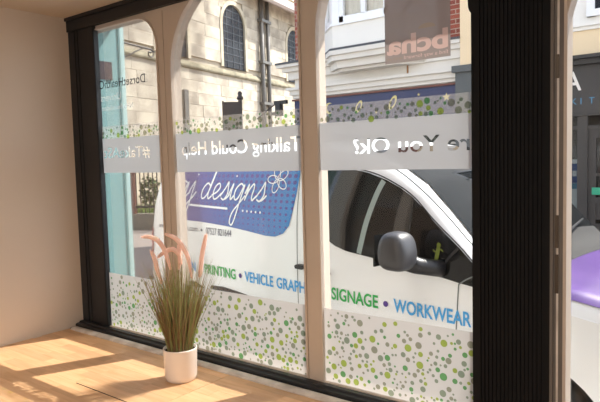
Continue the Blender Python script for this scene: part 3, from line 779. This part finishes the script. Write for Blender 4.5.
# local: x along wall, -y towards the street (normal), z up
S0, S1 = -1.5, 16.0
MB().box(S0, S1, .06, 1.0, ST, 11.5).build('wall_core', 'stone_joint', ch)
wins = [(5.95, .92, 4.72, 6.45), (1.95, .92, 4.72, 6.45), (11.5, .92, 4.72, 6.45)]
course = .44
def blocked(z0, z1):
    out = []
    for c, hw_, zb, zs in wins:
        R_ = hw_+.02
        if z1 <= zb or z0 >= zs+R_: continue
        h = R_ if z0 < zs else math.sqrt(max(0, R_*R_-(z0-zs)**2))
        out.append((c-h, c+h))
    return sorted(out)
nblk = 0; rnd = random.Random(5)
z = .88
while z < 8.3:
    z1 = z+course
    if not (4.38 < z+.2 < 4.62) :
        L0, L1 = -1.2, 13.2
        x = L0-rnd.uniform(0, .5)
        segs = []
        cur = L0
        for a, b in blocked(z, z1): segs.append((cur, a)); cur = b
        segs.append((cur, L1))
        for a, b in segs:
            x = a
            while x < b-.05:
                L = rnd.uniform(.75, 1.35); x1 = min(x+L, b)
                if b-x1 < .3: x1 = b
                if nblk < 290:
                    q = rnd.uniform(0, .016)
                    MB().box(x+.004, x1-.004, -q, .07, z+.004, z1-.004).build('stone_block', 'stone', ch); nblk += 1
                x = x1
    z = z1
# plain wall further along and above, where single blocks are out of view
mb = MB(); mb.box(S0, -1.206, 0, .07, ST, 8.7); mb.box(13.206, S1, 0, .07, ST, 8.7); mb.box(-1.2, 13.2, 0, .07, ST, .874); mb.box(S0, S1, 0, .07, 8.7, 11.5)
mb.build('plain_walling', 'stone_pale', ch)
MB().prism([(0, 4.36), (-.08, 4.38), (-.10, 4.43), (-.09, 4.48), (0, 4.62)], S0, S1, lambda a, b, w_: (w_, a, b)).build('string_course', 'stone_moss', ch)
for c, hw_, zb, zs in wins:
    N = 14
    def arch(r, zbase): return [(c-r, zbase), (c+r, zbase)]+[(c+r*math.cos(math.pi*k/N), zs+r*math.sin(math.pi*k/N)) for k in range(N+1)]
    a_in = arch(hw_-.08, zb); a_out = arch(hw_+.09, zb)
    mb = MB(); ring_mesh(mb, a_out, a_in, -.03, .12)
    sr = mb.build('window_surround', 'stone_pale', ch)
    gl = MB().add([(p[0], .055, p[1]) for p in arch(hw_-.06, zb)], [tuple(range(N+3))]).build('leaded_window', 'lead_glass', ch)
    mb = MB()
    for k in range(1, 4): xx = c-hw_+2*hw_*k/4; mb.box(xx-.012, xx+.012, .035, .056, zb, zs+math.sqrt(max(0, (hw_-.08)**2-(xx-c)**2)))
    for k in range(8):
        zz = zb+.28+k*.29; h = hw_-.08 if zz < zs else math.sqrt(max(0, (hw_-.08)**2-(zz-zs)**2))
        if h > .05: mb.box(c-h, c+h, .035, .056, zz-.012, zz+.012)
    mb.build('lead_bars', 'lead', gl)
MB().tube([(8.0, -.14, .0), (8.0, -.14, 8.4)], .10, 10).build('drainpipe', 'pipe', ch, True)
MB().tube([(8.55, -.14, .0), (8.55, -.14, 8.4)], .09, 10).build('drainpipe', 'pipe', ch, True)
for zz in (3.4, 5.2, 7.0): MB().box(7.86, 8.68, -.26, .05, zz, zz+.12).build('pipe_bracket', 'pipe', ch)
MB().prism([(0, 8.05), (-.75, 7.72), (-.85, 7.80), (-.85, 8.1), (0, 8.5)], 6.75, S1, lambda a, b, w_: (w_, a, b)).build('eave', 'eave_grey', ch)
MB().box(2.36, 2.60, -.12, .0, 1.0, 3.55).build('buttress_strip', 'pipe', ch)

# churchyard: plinth, railing, grass, shrubs
ra = Vector((-10.4, 6.1, ST)); rdv = Vector((.905, .426, 0)); 
rl_ = tag(empty('iron_railing', ra, math.atan2(rdv.y, rdv.x)), 'black iron railing on a low stone plinth before the churchyard', 'railing')
MB().box(0, 5.0, -.15, .15, 0, .38).build('plinth', 'plinth_stone', rl_)
MB().box(0, 5.0, -.02, .02, .52, .57).build('rail', 'iron', rl_); MB().box(0, 5.0, -.02, .02, 1.42, 1.47).build('rail', 'iron', rl_)
b_ = None
for k in range(44):
    if b_ is None: b_ = o = MB().tube([(0, 0, .38), (0, 0, 1.55), (0, 0, 1.62)], [.014, .014, .002], 6).build('bar', 'iron', rl_)
    else: o = b_.copy(); COL.objects.link(o)
    o.location = (.06+k*.112, 0, 0)
for k in range(2): MB().box(1.72+k*2.2, 1.82+k*2.2, -.05, .05, .38, 1.68).build('post', 'red_brown', rl_)
g = MB(); rnd = random.Random(9)
for i in range(5000):
    s_ = rnd.uniform(.2, 5.0); e = rnd.uniform(.3, 2.2)
    if math.hypot(s_-1.6, e-1.2) < .5 or math.hypot(s_-3.0, e-1.5) < .4: continue
    p = ra+rdv*s_+Vector((-.426, .905, 0))*e; p.z = ST+.30
    a = rnd.uniform(0, 6.28); h = rnd.uniform(.08, .22); dx, dy = .02*math.cos(a), .02*math.sin(a)
    g.add([(p.x-dx, p.y-dy, p.z), (p.x+dx, p.y+dy, p.z), (p.x+rnd.uniform(-.05, .05), p.y+rnd.uniform(-.05, .05), p.z+h)], [(0, 1, 2)])
tag(g.build('churchyard_grass', 'grass'), 'sunlit green grass behind the iron railing', 'grass', kind='stuff')
q0 = ra+rdv*0+Vector((-.426, .905, 0))*.16; q1 = ra+rdv*5.1+Vector((-.426, .905, 0))*.16; q2 = q1+Vector((-.426, .905, 0))*2.2; q3 = q0+Vector((-.426, .905, 0))*2.2
tag(MB().prism([(q.x, q.y) for q in (q0, q1, q2, q3)], ST, ST+.31, lambda a, b, w_: (a, b, w_)).build('churchyard_bank', 'grass'), 'raised green bank of the churchyard', 'ground', kind='structure')
def shrub(loc, r, h, seed, label):
    rnd = random.Random(seed); t = tag(empty('shrub', loc), label, 'shrub', 'churchyard shrubs'); mb = MB()
    for i in range(420):
        d = Vector((rnd.gauss(0, 1), rnd.gauss(0, 1), rnd.gauss(0, 1))).normalized()*rnd.uniform(.5, 1)
        p = Vector((d.x*r, d.y*r, h*.55+d.z*h*.45)); a = Vector((rnd.gauss(0, 1), rnd.gauss(0, 1), rnd.gauss(0, 1))).normalized()*.06; b = a.cross(Vector((rnd.gauss(0, 1), rnd.gauss(0, 1), 1))).normalized()*.03
        mb.add([p-a, p+b, p+a, p-b], [(0, 1, 2, 3)])
    f = mb.build('foliage', 'shrub', t); f['kind'] = 'stuff'
    MB().tube([(0, 0, 0), (.02, 0, h*.5)], .02, 6).build('stem', 'soil', t)
for k, (s_, e, r, h, lab) in enumerate(((1.6, 1.2, .30, 1.0, 'leafy green shrub behind the railing, nearest the teal pilaster'), (3.0, 1.5, .22, .7, 'smaller green shrub behind the railing, nearer the van'))):
    p = ra+rdv*s_+Vector((-.426, .905, 0))*e; shrub((p.x, p.y, ST+.30), r, h, 40+k, lab)
# notice board with finial post in front of the church
nb = tag(empty('notice_board', (-4.58, 6.08, ST), math.radians(41)), 'dark brown notice board with a finial post in front of the church', 'notice board')
MB().box(-.17, .10, -.04, .04, 1.55, 2.70).build('board', 'notice_brown', nb)
MB().box(-.20, -.17, -.05, .05, 1.5, 2.72).build('frame', 'notice_brown', nb)
MB().box(.10, .17, -.05, .05, 0, 2.74).build('post', 'notice_brown', nb)
MB().lathe([(.0, 2.74), (.05, 2.74), (.065, 2.77), (.05, 2.80), (.035, 2.82), (.045, 2.85), (.03, 2.89), (.0, 2.90)], (.135, 0, 0), 12).build('finial', 'notice_brown', nb, True)
MB().box(-.20, -.14, -.05, .05, 0, 1.55).build('post', 'notice_brown', nb)

# ================================================================== BUILDING WITH THE BAY
bb = tag(empty('bay_building', (0, 0, 0)), 'brick building with a white bay window above a navy shop fascia', 'building')
LX, RXb = -3.78, -.472
MB().box(LX, RXb, 7.0, 10, 2.72, 6.6).build('brick_wall', 'brick', bb)
MB().box(LX-.02, RXb, 6.98, 10, 1.35, 2.72).build('lower_wall', 'cornice_paint', bb)
bay = lambda e: [(-3.12-e, 7.0), (-2.62-e*.5, 6.55-e), (-1.40+e*.5, 6.55-e), (-.90+e, 7.0)]
def bay_prism(e, z0, z1, name, m, par=bb): return MB().prism(bay(e), z0, z1, lambda a, b, w_: (a, b, w_)).build(name, m, par)
bay_prism(0, 2.82, 3.20, 'bay_apron', 'white_paint')
bay_prism(.035, 3.20, 3.235, 'bay_ledge', 'upvc')
bay_prism(.05, 2.785, 2.825, 'lead_flashing', 'lead_flash')
for e, z0, z1 in ((.06, 2.71, 2.785), (.02, 2.62, 2.71), (-.07, 2.50, 2.62), (-.16, 2.45, 2.50)):
    bay_prism(e, z0, z1, 'bay_cornice', 'cornice_paint')
bay_prism(-.2, 3.235, 4.75, 'bay_room', 'shop_void'); bay_prism(.02, 4.75, 5.3, 'bay_head', 'white_paint')
def bay_window(p, q, name='bay_window'):
    P, Q = Vector((*p, 0)), Vector((*q, 0)); d = (Q-P); L = d.length; d.normalize(); nn = Vector((d.y, -d.x, 0))
    wv = empty(name, (P.x, P.y, 3.235), math.atan2(d.y, d.x)); wv.parent = bb
    mb = MB(); 
    for a, b in ((0, .14), (L-.14, L)): mb.box(a, b, -.0, .09, 0, 1.52)
    mb.build('corner_post', 'upvc', wv)
    mb = MB(); mb.box(.14, .22, .01, .08, .0, 1.5); mb.box(L-.22, L-.14, .01, .08, .0, 1.5); mb.box(.14, L-.14, .01, .08, .0, .11); mb.box(.14, L-.14, .01, .08, 1.4, 1.5)
    if L > 1: mb.box(L/2-.04, L/2+.04, .01, .08, .1, 1.42)
    mb.build('sash', 'upvc', wv)
    MB().box(.2, L-.2, .04, .045, .1, 1.42).build('pane', 'pane_glass', wv)
    n = max(6, int((L-.4)/.03)); vs_ = []; 
    for i in range(n+1):
        xx = .2+(L-.4)*i/n; yy = .12+.018*math.sin(i*1.9)
        vs_ += [(xx, yy, .1), (xx, yy, 1.42)]
    MB().add(vs_, [(2*i, 2*i+2, 2*i+3, 2*i+1) for i in range(n)]).build('curtain', 'curtain', wv, True)
P_ = bay(0)
bay_window(P_[0], P_[1]); bay_window(P_[1], P_[2]); bay_window(P_[2], P_[3])
# main cornice, its return on the left, rust streak
for e, z0, z1, m in ((.30, 2.735, 2.77, 'lead_flash'), (.28, 2.68, 2.735, 'cornice_paint'), (.20, 2.60, 2.68, 'cornice_paint'), (.12, 2.46, 2.60, 'cornice_paint')):
    MB().box(LX-e, -2.8, 7.0-e*.9, 7.0, z0, z1).build('cornice', m, bb); MB().box(-1.1, RXb, 7.0-e*.5, 7.0, z0, z1).build('cornice', m, bb)
for e, z0, z1 in ((.14, 2.25, 2.30), (.09, 2.16, 2.25), (.05, 2.10, 2.16)):
    MB().box(LX-e, RXb, 6.98-e, 7.0, z0, z1).build('moulding', 'cornice_paint', bb)
MB().box(LX-.04, RXb, 6.90, 7.0, 2.05, 2.08).build('moulding', 'red_brown', bb)
MB().box(LX, RXb, 6.93, 7.0, 1.55, 2.05).build('shop_fascia', 'navy', bb)
MB().box(-1.435, -1.405, 6.974, 6.979, 2.30, 2.46).build('rust_streak', 'rust', bb)
fs = MB()                                             # crescent, rings and stars on the fascia
def crescent(cx_, cz_, r):
    a = [(cx_+r*math.cos(t_), cz_+r*math.sin(t_)) for t_ in [math.radians(60+k*12) for k in range(21)]]; b = [(cx_+r*.35+r*.82*math.cos(t_), cz_+r*.82*math.sin(t_)) for t_ in [math.radians(290-k*11) for k in range(21)]]
    n = len(a); fs.add([(p[0], 6.925, p[1]) for p in a+b], [(i, i+1, 2*n-2-i, 2*n-1-i) for i in range(n-1)])
def ring2(cx_, cz_, r, tilt):
    n = 18; o_ = []; i_ = []
    for k in range(n):
        a = 2*math.pi*k/n; u_, v_ = r*.45*math.cos(a), r*math.sin(a); c_, s_ = math.cos(tilt), math.sin(tilt)
        o_.append((cx_+u_*c_-v_*s_, cz_+u_*s_+v_*c_)); i_.append((cx_+.6*(u_*c_-v_*s_), cz_+.6*(u_*s_+v_*c_)))
    fs.add([(p[0], 6.925, p[1]) for p in o_+i_], [(k, (k+1) % n, n+(k+1) % n, n+k) for k in range(n)])
def star(cx_, cz_, r):
    fs.add([(cx_+(r if k % 2 == 0 else r*.4)*math.sin(math.pi*k/5), 6.925, cz_+(r if k % 2 == 0 else r*.4)*math.cos(math.pi*k/5)) for k in range(10)], [tuple(range(10))])
crescent(-2.98, 1.86, .10); ring2(-2.35, 1.84, .12, -.5); ring2(-1.68, 1.86, .13, -.5); star(-.72, 1.87, .07); star(-1.2, 1.95, .03); star(-2.0, 1.72, .03)
fs.build('fascia_symbols', 'fascia_gold', bb)
MB().box(LX, RXb, 6.96, 7.0, ST, -.1).build('stall_riser', 'slate_paint', bb)
MB().box(LX+.1, RXb-.1, 7.02, 7.03, -.1, 1.55).build('shop_pane', 'shop_glass', bb)
MB().box(LX, RXb, 7.5, 7.55, ST, 1.55).build('shop_back', 'shop_dark', bb)
for x in (LX, -2.7, -1.65, RXb-.12): MB().box(x, x+.12, 6.95, 7.06, -.1, 1.55).build('shop_mullion', 'slate_paint', bb)
t = tag(empty('lamp_bracket', (-4.02, 6.75, 1.9)), 'small black iron lamp bracket with a stay on the left corner of the bay building', 'bracket')
MB().box(-.10, .20, -.03, .03, .10, .17).build('arm', 'iron', t); MB().box(-.06, .06, -.05, .05, -.12, .12).build('lamp_box', 'iron', t)
MB().tube([(-.55, -.02, -.14), (-.06, 0, .13)], .012, 6).build('stay', 'iron', t); MB().box(-.16, -.06, -.04, .04, -.10, -.04).build('clamp', 'iron', t)

# ================================================================== DARK SHOP ACROSS THE STREET
ds = tag(empty('dark_shop_building', (0, 0, 0)), 'white building with a cream band over a dark grey shop front', 'building')
MB().box(-.47, -.262, 6.88, 7.0, 2.32, 6.6).build('cream_pilaster', 'cream', bb)
MB().box(-.58, -.262, 6.80, 7.0, 2.22, 2.32).build('pilaster_cap', 'slate_paint', bb)
MB().box(-.54, -.27, 6.85, 7.0, ST, 2.22).build('grey_pilaster', 'slate_paint', bb)
MB().box(-.26, 6, 7.0, 10, 2.70, 6.6).build('white_wall', 'white_paint', ds)
MB().box(-.26, 6, 6.93, 7.0, 2.66, 2.71).build('ledge', 'white_paint', ds); MB().box(-.26, 6, 6.96, 7.0, 2.61, 2.66).build('ledge', 'white_paint', ds)
MB().box(-.26, 6, 6.985, 10, 2.26, 2.61).build('cream_band', 'cream', ds)
MB().box(-.26, 6, 6.80, 7.0, 2.21, 2.26).build('cornice', 'dark_shop_trim', ds); MB().box(-.26, 6, 6.86, 7.0, 2.14, 2.21).build('cornice', 'dark_shop_trim', ds)
MB().box(-.26, 6, 6.95, 7.0, 1.50, 2.14).build('shop_fascia', 'dark_shop_paint', ds)
MB().box(-.26, 6, 6.90, 7.0, 1.44, 1.50).build('fascia_moulding', 'dark_shop_trim', ds)
v, f = fit_text('A', 1.02, 1.245, 1.80, .255, .01); MB().add([(p[0], 6.945, p[1]) for p in v], f).build('sign_letter', 'sign_white', ds)
for c_, x in (('K', 1.115), ('I', 1.235), ('T', 1.34)):
    v, f = fit_text(c_, x, None, 1.605, .085); MB().add([(p[0], 6.945, p[1]) for p in v], f).build('sign_letter', 'sign_blue', ds)
# upper window
uw = empty('upper_window', (1.30, 7.0, 2.78)); uw.parent = ds
mb = MB(); mb.box(0, .10, -.05, .02, 0, 1.6); mb.box(1.1, 1.2, -.05, .02, 0, 1.6); mb.box(0, 1.2, -.06, .02, 0, .09); mb.box(0, 1.2, -.05, .02, 1.5, 1.6); mb.box(.1, 1.1, -.04, .0, .75, .81)
for k in range(1, 4): mb.box(.1+.25*k-.012, .1+.25*k+.012, -.035, 0, .09, 1.5)
mb.build('sash', 'upvc', uw); MB().box(.1, 1.1, -.015, -.01, .09, 1.5).build('pane', 'lead_glass', uw)
# shop window and door
MB().box(-.26, 6, 8.0, 8.05, ST, 2.26).build('shop_back', 'shop_void', ds); MB().box(-.26, 6, 7.0, 8.0, -.05, .0).build('display_floor', 'dark_shop_trim', ds)
MB().box(-.26, 1.22, 6.97, 7.0, ST, .0).build('stall_riser', 'dark_shop_paint', ds)
MB().box(-.26, 1.22, 6.99, 7.0, 0, 1.44).build('shop_pane', 'shop_glass', ds)
MB().box(-.26, 6, 6.95, 7.02, 1.26, 1.31).build('transom', 'dark_shop_paint', ds)
for x0, x1 in ((1.20, 1.33), (2.35, 2.48)): MB().box(x0, x1, 6.93, 7.02, ST, 1.44).build('door_post', 'dark_shop_paint', ds)
dr = empty('shop_door', (1.33, 6.98, ST)); dr.parent = ds
mb = MB(); mb.box(0, .10, 0, .05, 0, 1.91); mb.box(.92, 1.02, 0, .05, 0, 1.91); mb.box(.1, .92, 0, .05, 1.78, 1.91)
for z0, z1 in ((0, .16), (.50, .60), (.88, .96), (1.26, 1.30), (1.02, 1.06)): mb.box(.1, .92, 0, .05, z0, z1)
mb.build('door_frame', 'dark_shop_paint', dr)
MB().box(.1, .92, .02, .03, .16, .96).build('door_panel', 'dark_shop_paint', dr); MB().box(.1, .92, .02, .03, .96, 1.78).build('door_pane', 'shop_glass', dr)
MB().box(.05, .40, -.006, -.001, 1.00, 1.10).build('door_sign', 'green_sign', dr)
MB().box(2.48, 6, 6.97, 7.0, ST, 1.44).build('side_shop_front', 'dark_shop_paint', ds)
t = tag(empty('blue_bag', (1.075, 7.18, .50)), 'blue and white packet standing in the dark shop window', 'packet')
mb = MB(); v_, f_ = superbox(0, 0, .15, .13, .06, .15, 4); mb.add(v_, f_).build('packet', 'bag_blue', t, True)
MB().box(-.125, .125, -.05, .05, .28, .34).build('fold', 'poster_white', t)
MB().box(.02, .08, -.066, -.061, .10, .18).build('mark', 'poster_white', t)
t = tag(empty('display_stand', (1.05, 7.15, .0)), 'white poster box with a blue top strip in the dark shop window', 'poster')
MB().box(-.22, .16, -.03, .25, 0, .42).build('board', 'poster_white', t); MB().box(-.22, .16, -.034, -.03, .42, .50).build('top_strip', 'sign_blue', t); MB().box(-.22, .16, -.03, .25, .42, .50).build('shelf', 'poster_white', t)
